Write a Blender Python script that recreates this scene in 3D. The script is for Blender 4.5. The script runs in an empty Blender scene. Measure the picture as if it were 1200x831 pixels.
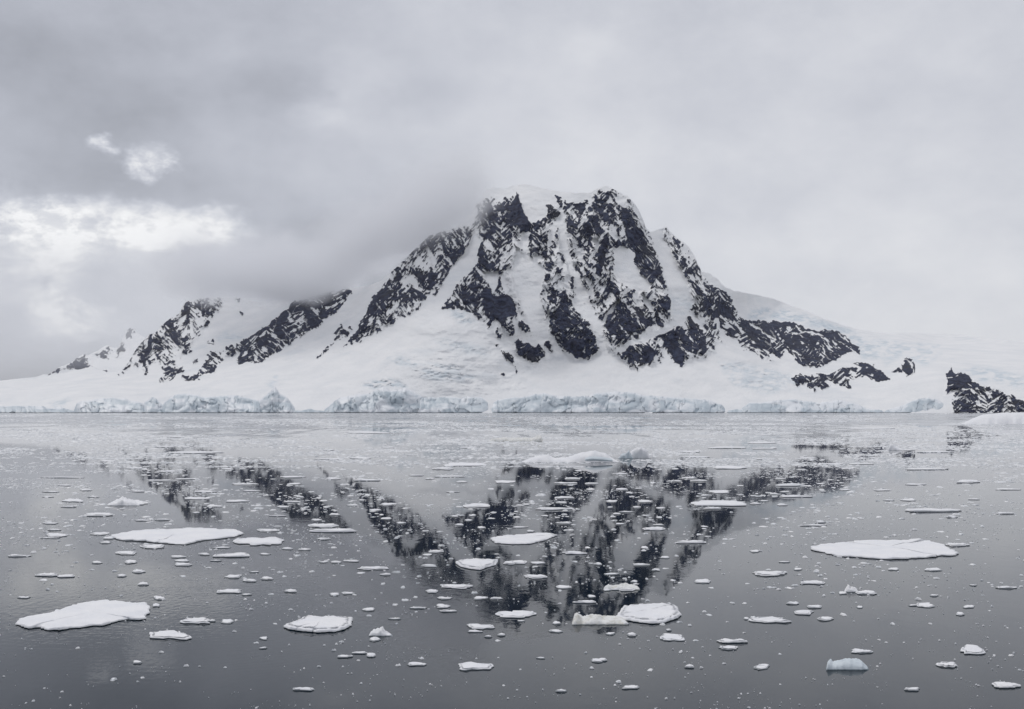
import bpy, math, random
import numpy as np
R = math.radians
sc = bpy.context.scene
random.seed(7); rng = np.random.default_rng(11)

# ------------------------------------------------------------------ camera
CAMH, FPX, HV, CU = 12.0, 1250.0, 478.5, 600.0      # eye height, focal length / horizon row / centre column of the 1200 px wide picture
cam = bpy.data.objects.new('camera', bpy.data.cameras.new('camera'))
sc.collection.objects.link(cam); sc.camera = cam
cam.location = (0, 0, CAMH); cam.rotation_euler = (R(90), 0, 0)
cam.data.sensor_width = 36; cam.data.lens = 36*FPX/1200
cam.data.shift_y = (HV-415.5)/1200
cam.data.clip_start = 0.5; cam.data.clip_end = 60000

# ------------------------------------------------------------------ exposure
sc.view_settings.view_transform = 'Standard'; sc.view_settings.look = 'None'
sc.view_settings.exposure = 0.0; sc.view_settings.gamma = 1.0
sc.cycles.volume_bounces = 8
sc.cycles.volume_max_steps = 128
sc.cycles.max_bounces = 10

# ------------------------------------------------------------------ node helpers
class NT:
    def __init__(s, tree): s.t = tree; s.n = tree.nodes; s.l = tree.links
    def new(s, kind, **kw):
        n = s.n.new(kind)
        for k, v in kw.items(): setattr(n, k, v)
        return n
    def put(s, sock, v):
        if isinstance(v, bpy.types.NodeSocket): s.l.new(v, sock)
        else: sock.default_value = v
    def math(s, op, a, b=0.0, c=0.0, clamp=False):
        n = s.new('ShaderNodeMath', operation=op, use_clamp=clamp)
        s.put(n.inputs[0], a); s.put(n.inputs[1], b); s.put(n.inputs[2], c)
        return n.outputs[0]
    def ramp(s, v, a, b, lo=0.0, hi=1.0, smooth=True):
        n = s.new('ShaderNodeMapRange', interpolation_type='SMOOTHSTEP' if smooth else 'LINEAR')
        s.put(n.inputs['Value'], v)
        n.inputs['From Min'].default_value = a; n.inputs['From Max'].default_value = b
        n.inputs['To Min'].default_value = lo; n.inputs['To Max'].default_value = hi
        return n.outputs[0]
    def noise(s, vec, scale, detail=4, rough=0.5, dist=0.0, out='Fac'):
        n = s.new('ShaderNodeTexNoise'); s.put(n.inputs['Vector'], vec)
        n.inputs['Scale'].default_value = scale; n.inputs['Detail'].default_value = detail
        n.inputs['Roughness'].default_value = rough; n.inputs['Distortion'].default_value = dist
        return n.outputs[out]
    def mix(s, f, a, b):
        n = s.new('ShaderNodeMix', data_type='RGBA')
        s.put(n.inputs['Factor'], f); s.put(n.inputs['A'], a); s.put(n.inputs['B'], b)
        return n.outputs['Result']
    def scale(s, vec, sx, sy, sz, loc=(0, 0, 0)):
        n = s.new('ShaderNodeMapping'); s.put(n.inputs['Vector'], vec)
        n.inputs['Scale'].default_value = (sx, sy, sz); n.inputs['Location'].default_value = loc
        return n.outputs[0]
def rgb(r, g, b): return (r, g, b, 1.0)

# ------------------------------------------------------------------ sky
SUN_AZ, SUN_EL = R(-50), R(55)          # azimuth from the view direction, left is negative
world = bpy.data.worlds.new('World'); sc.world = world; world.use_nodes = True
w = NT(world.node_tree); w.n.clear()
tc = w.new('ShaderNodeTexCoord'); vec = tc.outputs['Generated']
sep = w.new('ShaderNodeSeparateXYZ'); w.put(sep.inputs[0], vec)
az = w.math('MULTIPLY', w.math('ARCTAN2', sep.outputs[0], sep.outputs[1]), FPX)
el = w.math('MULTIPLY', w.math('ARCSINE', sep.outputs[2]), FPX)
cv = w.scale(vec, 1, 1, 1.7)
wn = w.noise(cv, 9.0, 6, 0.62, 0, 'Color')
ws = w.new('ShaderNodeSeparateColor'); w.put(ws.inputs[0], wn)
wn2 = w.noise(cv, 34.0, 5, 0.6, 0, 'Color')
ws2 = w.new('ShaderNodeSeparateColor'); w.put(ws2.inputs[0], wn2)
def warp(base, k, A, B):
    o = w.math('MULTIPLY_ADD', w.math('SUBTRACT', ws.outputs[k], 0.5), A, base)
    return w.math('MULTIPLY_ADD', w.math('SUBTRACT', ws2.outputs[k], 0.5), B, o)
azw, elw = warp(az, 0, 80, 55), warp(el, 1, 44, 30)
def blob(u, v, ru, rv, amp, hard=0.0):
    a0 = math.atan((u-CU)/FPX); e0 = math.atan((HV-v)/FPX*math.cos(a0))
    dx = w.math('DIVIDE', w.math('SUBTRACT', azw, a0*FPX), ru)
    dy = w.math('DIVIDE', w.math('SUBTRACT', elw, e0*FPX), rv)
    d = w.math('SQRT', w.math('ADD', w.math('MULTIPLY', dx, dx), w.math('MULTIPLY', dy, dy)))
    return w.ramp(d, 1.25, hard, 0.0, amp)
big = w.noise(cv, 3.2, 7, 0.6)
fine = w.noise(cv, 10.0, 8, 0.62)
L = w.ramp(az, -560, 420, 0.480, 0.665)
L = w.math('ADD', L, w.ramp(big, 0.3, 0.7, -0.055, 0.055, False))
L = w.math('ADD', L, w.ramp(fine, 0.25, 0.75, -0.052, 0.052, False))
BR = 0.0
for b in [(135, 262, 150, 27, 0.24, .4), (250, 268, 50, 24, 0.17, .1), (66, 272, 70, 40, 0.20, 0), (92, 296, 34, 26, 0.13, 0), (110, 284, 110, 34, .13, .1), (176, 191, 24, 22, 0.42, 0), (130, 165, 17, 14, 0.34, 0),
          (58, 356, 26, 24, 0.48, 0), (86, 382, 56, 20, 0.30, 0), (66, 322, 40, 30, .14, 0), (170, 285, 24, 10, 0.14, 0), (385, 135, 40, 22, 0.08, 0), (400, 105, 26, 12, 0.04, 0), (160, 320, 200, 90, .095, 0), (5, 290, 70, 90, .14, 0), (45, 300, 60, 60, .07, 0),
          (690, 60, 60, 26, 0.05, 0), (445, 305, 150, 60, -0.16, 0), (110, 210, 160, 34, -0.045, 0), (325, 95, 70, 50, -0.07, 0), (165, 125, 60, 34, -.05, 0), (225, 72, 60, 30, .035, 0), (425, 100, 50, 60, .045, 0), (520, 110, 60, 34, -.025, 0),
          (50, 440, 90, 32, -0.10, 0), (46, 335, 10, 16, -0.16, 0), (650, 150, 420, 160, 0.045, 0), (300, 190, 160, 70, 0.035, 0), (880, 110, 200, 50, -0.02, 0), (980, 320, 300, 110, 0.04, 0), (640, 215, 120, 50, .05, 0),
          (55, 60, 110, 46, -0.07, 0), (980, 180, 360, 90, .015, 0)]:
    if b[4] > .1: BR = w.math('ADD', BR, blob(*b))
    else: L = w.math('ADD', L, blob(*b))
L = w.math('ADD', L, w.math('MULTIPLY', BR, w.ramp(w.noise(cv, 24.0, 8, 0.68), .34, .64, .35, 1.6)))
L = w.math('MINIMUM', w.math('MAXIMUM', L, 0.2), 0.95)
hu = w.new('ShaderNodeMix', data_type='RGBA')         # thin bright cloud is neutral, thick cloud a little violet-blue
w.put(hu.inputs['Factor'], w.ramp(L, 0.45, 0.95)); hu.inputs['A'].default_value = rgb(0.958, 0.990, 1.105); hu.inputs['B'].default_value = rgb(1.0, 1.0, 1.01)
cl = w.new('ShaderNodeVectorMath', operation='SCALE'); w.put(cl.inputs[0], hu.outputs['Result']); w.put(cl.inputs['Scale'], w.math('MULTIPLY', L, 10.0))
sky = w.new('ShaderNodeTexSky', sky_type='NISHITA'); sky.sun_disc = False
sky.sun_elevation = SUN_EL; sky.sun_rotation = SUN_AZ % (2*math.pi)
bg = w.new('ShaderNodeBackground'); w.put(bg.inputs['Color'], w.mix(0.95, sky.outputs[0], cl.outputs[0])); bg.inputs['Strength'].default_value = 0.1
wo = w.new('ShaderNodeOutputWorld'); w.l.new(bg.outputs[0], wo.inputs['Surface'])

# ------------------------------------------------------------------ sun behind cloud
sun = bpy.data.objects.new('sun', bpy.data.lights.new('sun', 'SUN')); sc.collection.objects.link(sun)
sun.data.energy = 1.15; sun.data.angle = R(18); sun.data.color = (1.0, 0.97, 0.93)
from mathutils import Vector
sd = Vector((math.sin(SUN_AZ)*math.cos(SUN_EL), math.cos(SUN_AZ)*math.cos(SUN_EL), math.sin(SUN_EL)))
sun.rotation_euler = sd.to_track_quat('Z', 'Y').to_euler(); sun.location = sd*3000

# ------------------------------------------------------------------ general helpers
def tag(o, label=None, cat=None, group=None, kind=None):
    if label: o['label'] = label
    if cat: o['category'] = cat
    if group: o['group'] = group
    if kind: o['kind'] = kind
    return o
def mesh_from(name, V, F, mats, attrs=None, smooth=True, parent=None, mi=None):
    """V (n,3); F list of (m,k) integer arrays"""
    me = bpy.data.meshes.new(name)
    V = np.asarray(V, dtype=np.float32)
    me.vertices.add(len(V)); me.vertices.foreach_set('co', V.ravel())
    F = [np.asarray(f, dtype=np.int32) for f in F if len(f)]
    loops = np.concatenate([f.ravel() for f in F])
    tot = np.concatenate([np.full(len(f), f.shape[1], np.int32) for f in F])
    st = np.concatenate([[0], np.cumsum(tot)[:-1]]).astype(np.int32)
    me.loops.add(len(loops)); me.loops.foreach_set('vertex_index', loops)
    me.polygons.add(len(tot)); me.polygons.foreach_set('loop_start', st)
    try: me.polygons.foreach_set('loop_total', tot)
    except Exception: pass
    if mi is not None: me.polygons.foreach_set('material_index', np.asarray(mi, dtype=np.int32))
    me.polygons.foreach_set('use_smooth', np.full(len(tot), smooth, dtype=bool))
    me.update(calc_edges=True)
    for k, a in (attrs or {}).items():
        at = me.attributes.new(k, 'FLOAT', 'POINT'); at.data.foreach_set('value', np.asarray(a, dtype=np.float32).ravel())
    for m in (mats if isinstance(mats, (list, tuple)) else [mats]): me.materials.append(m)
    o = bpy.data.objects.new(name, me); sc.collection.objects.link(o)
    if parent: o.parent = parent
    return o
def grid_faces(nr, nc):
    i = np.arange(nr-1)[:, None]*nc + np.arange(nc-1)[None, :]
    return np.stack([i, i+1, i+nc+1, i+nc], -1).reshape(-1, 4)
def _h(ix, iy, s):
    h = (ix.astype(np.int64)*374761393 + iy.astype(np.int64)*668265263 + s*1442695041) & 0xffffffff
    h = ((h ^ (h >> 13))*1274126177) & 0xffffffff
    h = ((h ^ (h >> 16))*2246822519) & 0xffffffff
    return ((h ^ (h >> 15)) & 0xffff)/65535.0
def vn(x, y, s=0):
    x0 = np.floor(x); y0 = np.floor(y); fx = x-x0; fy = y-y0
    fx = fx*fx*fx*(fx*(fx*6-15)+10); fy = fy*fy*fy*(fy*(fy*6-15)+10)
    a = _h(x0, y0, s); b = _h(x0+1, y0, s); c = _h(x0, y0+1, s); d = _h(x0+1, y0+1, s)
    return (a+(b-a)*fx)*(1-fy) + (c+(d-c)*fx)*fy
def fbm(x, y, s=0, o=4, g=0.5):
    r = 0; a = 1; t = 0
    for k in range(o):
        r = r + a*(vn(x, y, s+k*17)-.5)*2; t += a; a *= g
        x, y = (x*1.62-y*1.18)+3.1, (x*1.18+y*1.62)+7.7
    return r/t
def ridged(x, y, s=0, o=4, g=0.5):
    r = 0; a = 1; t = 0
    for k in range(o):
        r = r + a*(1-np.abs(vn(x, y, s+k*13)*2-1)); t += a; a *= g
        x, y = (x*1.62-y*1.18)+5.3, (x*1.18+y*1.62)+1.9
    return r/t
def sst(x, a, b):
    t = np.clip((x-a)/(b-a), 0, 1); return t*t*(3-2*t)
def cells(x, y, s):
    ix, iy = np.floor(x), np.floor(y); d1 = np.full(x.shape, 9.); d2 = d1.copy(); cid = np.zeros(x.shape)
    for a in (-1, 0, 1):
        for b2 in (-1, 0, 1):
            jx, jy = ix+a, iy+b2
            d = np.hypot(jx+_h(jx, jy, s)-x, jy+_h(jx, jy, s+1)-y); cl = _h(jx, jy, s+2)
            near = d < d1; d2 = np.where(near, d1, np.minimum(d2, d)); cid = np.where(near, cl, cid); d1 = np.where(near, d, d1)
    return cid, d2-d1
def poly_sd(px, py, poly):
    """signed distance, + inside"""
    P = np.array(poly, float); n = len(P)
    d = np.full(px.shape, 1e9); ins = np.zeros(px.shape, bool)
    for i in range(n):
        ax, ay = P[i]; bx, by = P[(i+1) % n]
        ex, ey = bx-ax, by-ay; L2 = ex*ex+ey*ey+1e-9
        t = np.clip(((px-ax)*ex+(py-ay)*ey)/L2, 0, 1)
        d = np.minimum(d, (px-ax-t*ex)**2+(py-ay-t*ey)**2)
        c = ((ay > py) != (by > py))
        if ey != 0: ins ^= c & (px < (bx-ax)*(py-ay)/(ey)+ax)
    d = np.sqrt(d); return np.where(ins, d, -d)
def ray(u, v, D): return np.stack([(u-CU)/FPX*D, D+0*u, CAMH+(HV-v)/FPX*D], -1)
def sea(v, z=0.0): return (CAMH-z)*FPX/(v-HV)

# ------------------------------------------------------------------ materials
def material(name):
    m = bpy.data.materials.new(name); m.use_nodes = True; t = NT(m.node_tree); t.n.clear()
    b = t.new('ShaderNodeBsdfPrincipled'); o = t.new('ShaderNodeOutputMaterial'); t.l.new(b.outputs[0], o.inputs['Surface'])
    return m, t, b
def attr(t, name): return t.new('ShaderNodeAttribute', attribute_name=name).outputs['Fac']
def bump(t, b, h, strength, dist):
    n = t.new('ShaderNodeBump'); n.inputs['Strength'].default_value = strength; n.inputs['Distance'].default_value = dist
    t.put(n.inputs['Height'], h); t.l.new(n.outputs[0], b.inputs['Normal'])

m_mount, t, b = material('rock_and_snow')
co = t.new('ShaderNodeTexCoord').outputs['Object']
n1 = t.noise(co, 0.16, 5, 0.65); n2 = t.noise(t.scale(co, 1, 1, 2.2), 0.035, 5, 0.6)
rk = t.math('ADD', attr(t, 'rock'), t.math('MULTIPLY', t.math('SUBTRACT', n1, 0.5), 0.8))
rk = t.ramp(rk, 0.25, 0.72)
n3 = t.noise(t.scale(co, 1, 1, .6), 0.055, 5, .7)
rc = t.mix(t.ramp(t.math('ADD', t.math('MULTIPLY', n2, .5), t.math('MULTIPLY', n3, .5)), 0.42, 0.60), rgb(0.002, 0.004, 0.026), rgb(0.040, 0.052, 0.104))  # lighter patches paint lit facets of the relief into the rock
rc = t.mix(t.ramp(t.noise(co, 0.009, 3, 0.5), 0.56, 0.68, 0, 0.6), rc, rgb(0.034, 0.035, 0.044))
scol = t.mix(t.ramp(t.noise(co, 0.012, 5, 0.6), 0.3, 0.7), rgb(0.81, 0.82, 0.83), rgb(0.88, 0.88, 0.88))
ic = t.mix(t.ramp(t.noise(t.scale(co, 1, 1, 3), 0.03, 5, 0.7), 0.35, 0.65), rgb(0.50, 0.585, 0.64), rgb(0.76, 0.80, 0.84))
scol = t.mix(t.ramp(t.noise(t.scale(co, 1, .4, 3.0), 0.006, 6, 0.65), .54, .70, 0, .45), scol, rgb(.68, .715, .75))
scol = t.mix(attr(t, 'ice'), scol, ic)  # bluish ice colour that also carries painted shading of the snow
t.put(b.inputs['Base Color'], t.mix(rk, scol, rc)); b.inputs['Roughness'].default_value = 0.8
b.inputs['Specular IOR Level'].default_value = 0.2
bump(t, b, t.math('MULTIPLY', n1, t.ramp(rk, 0, 1, 0.25, 1.0)), 0.9, 9.0)

m_cliff, t, b = material('glacier_ice')
co = t.new('ShaderNodeTexCoord').outputs['Object']
sz = t.new('ShaderNodeSeparateXYZ'); t.put(sz.inputs[0], co)
vor = t.new('ShaderNodeTexVoronoi', feature='DISTANCE_TO_EDGE'); t.put(vor.inputs['Vector'], t.scale(co, 1, .6, .6)); vor.inputs['Scale'].default_value = 0.035
nn = t.noise(co, 0.022, 6, 0.62)
c1 = t.mix(t.ramp(nn, 0.25, 0.72), rgb(0.50, 0.575, 0.63), rgb(0.80, 0.835, 0.86))
c1 = t.mix(t.ramp(t.math('ADD', vor.outputs['Distance'], t.math('MULTIPLY', nn, 0.12)), 0.03, 0.10, 0.35, 0.0), c1, rgb(0.36, 0.44, 0.50))
c1 = t.mix(t.ramp(t.noise(t.scale(co, 1, 1, .7, (300, 0, 0)), .011, 4, .6), .48, .62, 0, .55), c1, rgb(.40, .475, .53))  # broad grey-blue shading painted into the cliff colour
c1 = t.mix(t.math('MULTIPLY', attr(t, 'shade_tone'), .75), c1, rgb(.47, .54, .59))  # block by block painted shadow on the cliff face
c1 = t.mix(t.math('MULTIPLY', attr(t, 'snow'), .9), c1, rgb(0.86, 0.875, 0.90))
c1 = t.mix(t.math('MULTIPLY', attr(t, 'crack_shade'), .5), c1, rgb(.30, .37, .43))  # fractures, with their inner shadow darkened into the colour
wet = t.ramp(t.math('ADD', sz.outputs[2], t.math('MULTIPLY', t.noise(co, 0.03, 4, 0.7), 5.0)), 3.2, 5.6, 0.9, 0.0)  # wet tide line, with the shade of the undercut painted in
c1 = t.mix(wet, c1, rgb(0.07, 0.085, 0.10))
t.put(b.inputs['Base Color'], c1); b.inputs['Roughness'].default_value = 0.5
bump(t, b, nn, 0.4, 3.0)

def snow_mat(name, snow, ice, dirt=None, wet_shade_h=0.05):
    m, t, b = material(name)
    g = t.new('ShaderNodeNewGeometry'); co = g.outputs['Position']
    s3 = t.new('ShaderNodeSeparateXYZ'); t.put(s3.inputs[0], co)
    n1 = t.noise(co, 2.2, 6, 0.65); n0 = t.noise(co, 0.5, 4, 0.6)
    c = t.mix(t.ramp(n0, 0.35, 0.65), snow, rgb(snow[0]*.93, snow[1]*.94, snow[2]*.96))
    if dirt: c = t.mix(t.ramp(n1, 0.45, 0.6), c, dirt)
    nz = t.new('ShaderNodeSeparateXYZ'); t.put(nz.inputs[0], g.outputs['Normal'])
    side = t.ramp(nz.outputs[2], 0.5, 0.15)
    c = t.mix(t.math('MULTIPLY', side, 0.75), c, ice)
    wet = t.ramp(t.math('ADD', s3.outputs[2], t.math('MULTIPLY', n1, 0.02)), wet_shade_h*0.6+.01, wet_shade_h+.02, 0.85, 0.0)  # wet waterline band, with edge shadow and reflection painted in
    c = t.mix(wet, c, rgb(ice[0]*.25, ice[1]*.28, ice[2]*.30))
    t.put(b.inputs['Base Color'], c); b.inputs['Roughness'].default_value = 0.55
    b.inputs['Specular IOR Level'].default_value = 0.3
    bump(t, b, n1, 0.5, 0.12)
    return m
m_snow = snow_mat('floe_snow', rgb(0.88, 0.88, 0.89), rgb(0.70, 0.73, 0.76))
m_rim = snow_mat('wet_shaded_floe_ice', rgb(0.45, 0.50, 0.54), rgb(0.22, 0.27, 0.31))  # wet rim ice, its edge shadow included in the dark colour
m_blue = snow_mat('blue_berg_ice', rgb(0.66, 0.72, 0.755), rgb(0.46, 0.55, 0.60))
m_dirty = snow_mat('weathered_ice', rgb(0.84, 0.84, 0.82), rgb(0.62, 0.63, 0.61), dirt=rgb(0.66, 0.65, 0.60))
m_brash, t, b = material('brash_ice_pieces')
co = t.new('ShaderNodeNewGeometry').outputs['Position']
t.put(b.inputs['Base Color'], t.mix(t.ramp(t.noise(co, 0.8, 3, 0.6), 0.38, 0.6), rgb(0.70, 0.725, 0.75), rgb(0.91, 0.91, 0.915)))
b.inputs['Roughness'].default_value = 0.5

m_water, t, b = material('sea_water')
co = t.new('ShaderNodeNewGeometry').outputs['Position']
sp = t.new('ShaderNodeSeparateXYZ'); t.put(sp.inputs[0], co)
dist = sp.outputs[1]
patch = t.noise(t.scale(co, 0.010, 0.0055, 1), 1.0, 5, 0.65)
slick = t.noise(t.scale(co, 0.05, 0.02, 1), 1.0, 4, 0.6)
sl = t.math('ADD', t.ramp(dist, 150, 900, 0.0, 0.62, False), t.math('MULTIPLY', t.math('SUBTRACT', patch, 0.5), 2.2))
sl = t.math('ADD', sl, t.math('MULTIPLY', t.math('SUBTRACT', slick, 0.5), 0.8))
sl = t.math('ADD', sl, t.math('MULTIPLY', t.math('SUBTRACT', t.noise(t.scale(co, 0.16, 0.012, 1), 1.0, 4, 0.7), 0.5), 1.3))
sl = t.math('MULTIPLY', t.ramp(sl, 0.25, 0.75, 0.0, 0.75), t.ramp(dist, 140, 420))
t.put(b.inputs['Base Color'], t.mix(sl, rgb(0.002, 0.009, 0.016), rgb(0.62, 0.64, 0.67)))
t.put(b.inputs['Roughness'], t.math('ADD', t.ramp(patch, 0.35, 0.65, 0.018, 0.036), t.math('MULTIPLY', sl, 0.35)))
b.inputs['IOR'].default_value = 1.32
w1 = t.noise(t.scale(co, 1.0, 0.55, 1), 1.1, 3, 0.5); w2 = t.noise(t.scale(co, 1, .6, 1), 0.22, 3, 0.5)
amp = t.ramp(t.noise(co, 0.035, 3, 0.5), 0.40, 0.68, 0.15, 1.0)
rd = t.new('ShaderNodeVectorMath', operation='DISTANCE'); t.put(rd.inputs[0], co); rd.inputs[1].default_value = (-19.0, 66.0, 0)
rr = t.math('ADD', rd.outputs['Value'], t.math('MULTIPLY', t.noise(co, .12, 2, .5), 5.0))
wl = t.noise(t.scale(co, 1.0, 0.5, 1), 2.6, 3, 0.55)
near_l = t.ramp(rd.outputs['Value'], 26, 6, 0, 1)
rings = t.math('ADD', t.math('MULTIPLY', t.math('SINE', t.math('MULTIPLY', rr, 9.5)), t.math('MULTIPLY', near_l, t.math('MULTIPLY', t.noise(co, .35, 3, .6), .0012))), t.math('MULTIPLY', wl, t.math('MULTIPLY', near_l, .011)))
hgt = t.math('ADD', t.math('MULTIPLY', t.math('MULTIPLY', w1, 0.008), amp), t.math('MULTIPLY', w2, 0.004))
hgt = t.math('ADD', hgt, rings)
hgt = t.math('MULTIPLY', hgt, t.ramp(dist, 60, 500, 1.0, 0.3))
bump(t, b, hgt, 1.0, 1.0)

# ------------------------------------------------------------------ water
XW, Y0, Y1 = 9000.0, -3000.0, 12000.0
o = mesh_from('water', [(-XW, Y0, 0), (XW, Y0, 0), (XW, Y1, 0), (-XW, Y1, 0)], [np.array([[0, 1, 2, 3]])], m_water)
tag(o, 'calm dark grey sea mirroring the mountain, strewn with drift ice', 'sea', kind='structure')

# ------------------------------------------------------------------ mountain
SKY = [(-70, 452), (0, 446), (47, 441), (80, 436), (108, 430), (118, 434), (130, 437), (140, 436), (146, 431), (152, 422), (158, 412), (165, 402),
       (175, 392), (182, 390), (190, 381), (200, 373), (210, 367), (213, 360), (218, 353), (228, 350), (240, 348), (255, 347), (270, 348),
       (285, 350), (300, 353), (315, 354), (330, 351), (350, 349), (370, 344), (390, 341), (412, 337), (425, 336), (440, 332), (450, 326), (457, 320), (470, 308), (483, 295), (495, 284),
       (503, 276), (515, 273), (525, 269), (535, 264), (545, 257), (553, 247), (558, 238), (565, 229), (570, 222), (578, 220), (590, 221),
       (600, 218), (612, 216), (622, 217), (635, 221), (650, 223), (670, 226), (690, 226), (698, 222), (710, 217), (722, 223), (735, 230),
       (740, 234), (748, 245), (754, 258), (757, 267), (762, 272), (766, 271), (775, 268), (781, 266), (790, 276), (800, 283), (808, 290),
       (814, 300), (818, 310), (822, 318), (830, 320), (842, 328), (850, 337), (862, 341), (880, 344), (905, 350), (935, 361), (965, 373),
       (985, 380), (1010, 387), (1040, 391), (1080, 391), (1120, 392), (1153, 396), (1200, 402), (1280, 412)]
DEP = [(-80, 484, 2760), (100, 484, 2760), (300, 484, 2760), (500, 484, 2750), (700, 484, 2750), (900, 484, 2760), (1050, 484, 2760), (1290, 484, 2760),
       (-80, 465, 3000), (100, 465, 2950), (300, 462, 2980), (450, 460, 2850), (600, 462, 2860), (750, 462, 2870), (900, 462, 2980), (1050, 462, 2950), (1160, 465, 2850), (1290, 465, 2850),
       (-80, 452, 3700), (60, 441, 3900), (100, 435, 4000), (200, 432, 3850), (320, 432, 3500), (400, 432, 3250), (490, 430, 2900), (545, 428, 2925), (580, 425, 3020), (618, 430, 3150), (650, 432, 3170), (700, 430, 3120),
       (820, 430, 3200), (900, 432, 3400), (1000, 432, 3600), (1100, 432, 3300), (1200, 440, 3100), (1290, 440, 3200),
       (180, 395, 4350), (240, 390, 4350), (350, 390, 3900), (420, 390, 3600), (470, 388, 3330), (505, 385, 3130), (545, 385, 3150), (620, 395, 3260), (700, 390, 3260),
       (800, 390, 3430), (870, 390, 3800), (950, 390, 4300), (1050, 400, 4600), (1150, 405, 4600), (1280, 420, 4400),
       (240, 350, 4750), (300, 350, 4600), (390, 350, 4200), (430, 350, 3850), (520, 357, 3370), (620, 350, 3450), (700, 350, 3430), (800, 350, 3640), (850, 345, 3850), (905, 355, 4900),
       (400, 320, 4500), (480, 300, 3950), (560, 300, 3720), (640, 300, 3640), (720, 300, 3640), (800, 300, 3950),
       (540, 260, 4050), (600, 260, 3850), (740, 260, 3850), (780, 275, 4100), (570, 222, 4180), (620, 220, 4060), (710, 220, 4010), (1000, 385, 4950), (1100, 392, 5200)]
DP = np.array(DEP, float); SX, SY = 1.0, 2.0
_r = np.hypot((DP[:, None, 0]-DP[None, :, 0])*SX, (DP[:, None, 1]-DP[None, :, 1])*SY)
_w = np.linalg.solve(np.hypot(_r, 25)*1.0 + np.eye(len(DP))*-6.0, DP[:, 2]-3600)
def depth(u, v):
    out = np.full(u.shape, 3600.0)
    for k in range(len(DP)):
        out += _w[k]*np.sqrt(((u-DP[k, 0])*SX)**2+((v-DP[k, 1])*SY)**2+625)
    return out
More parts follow.
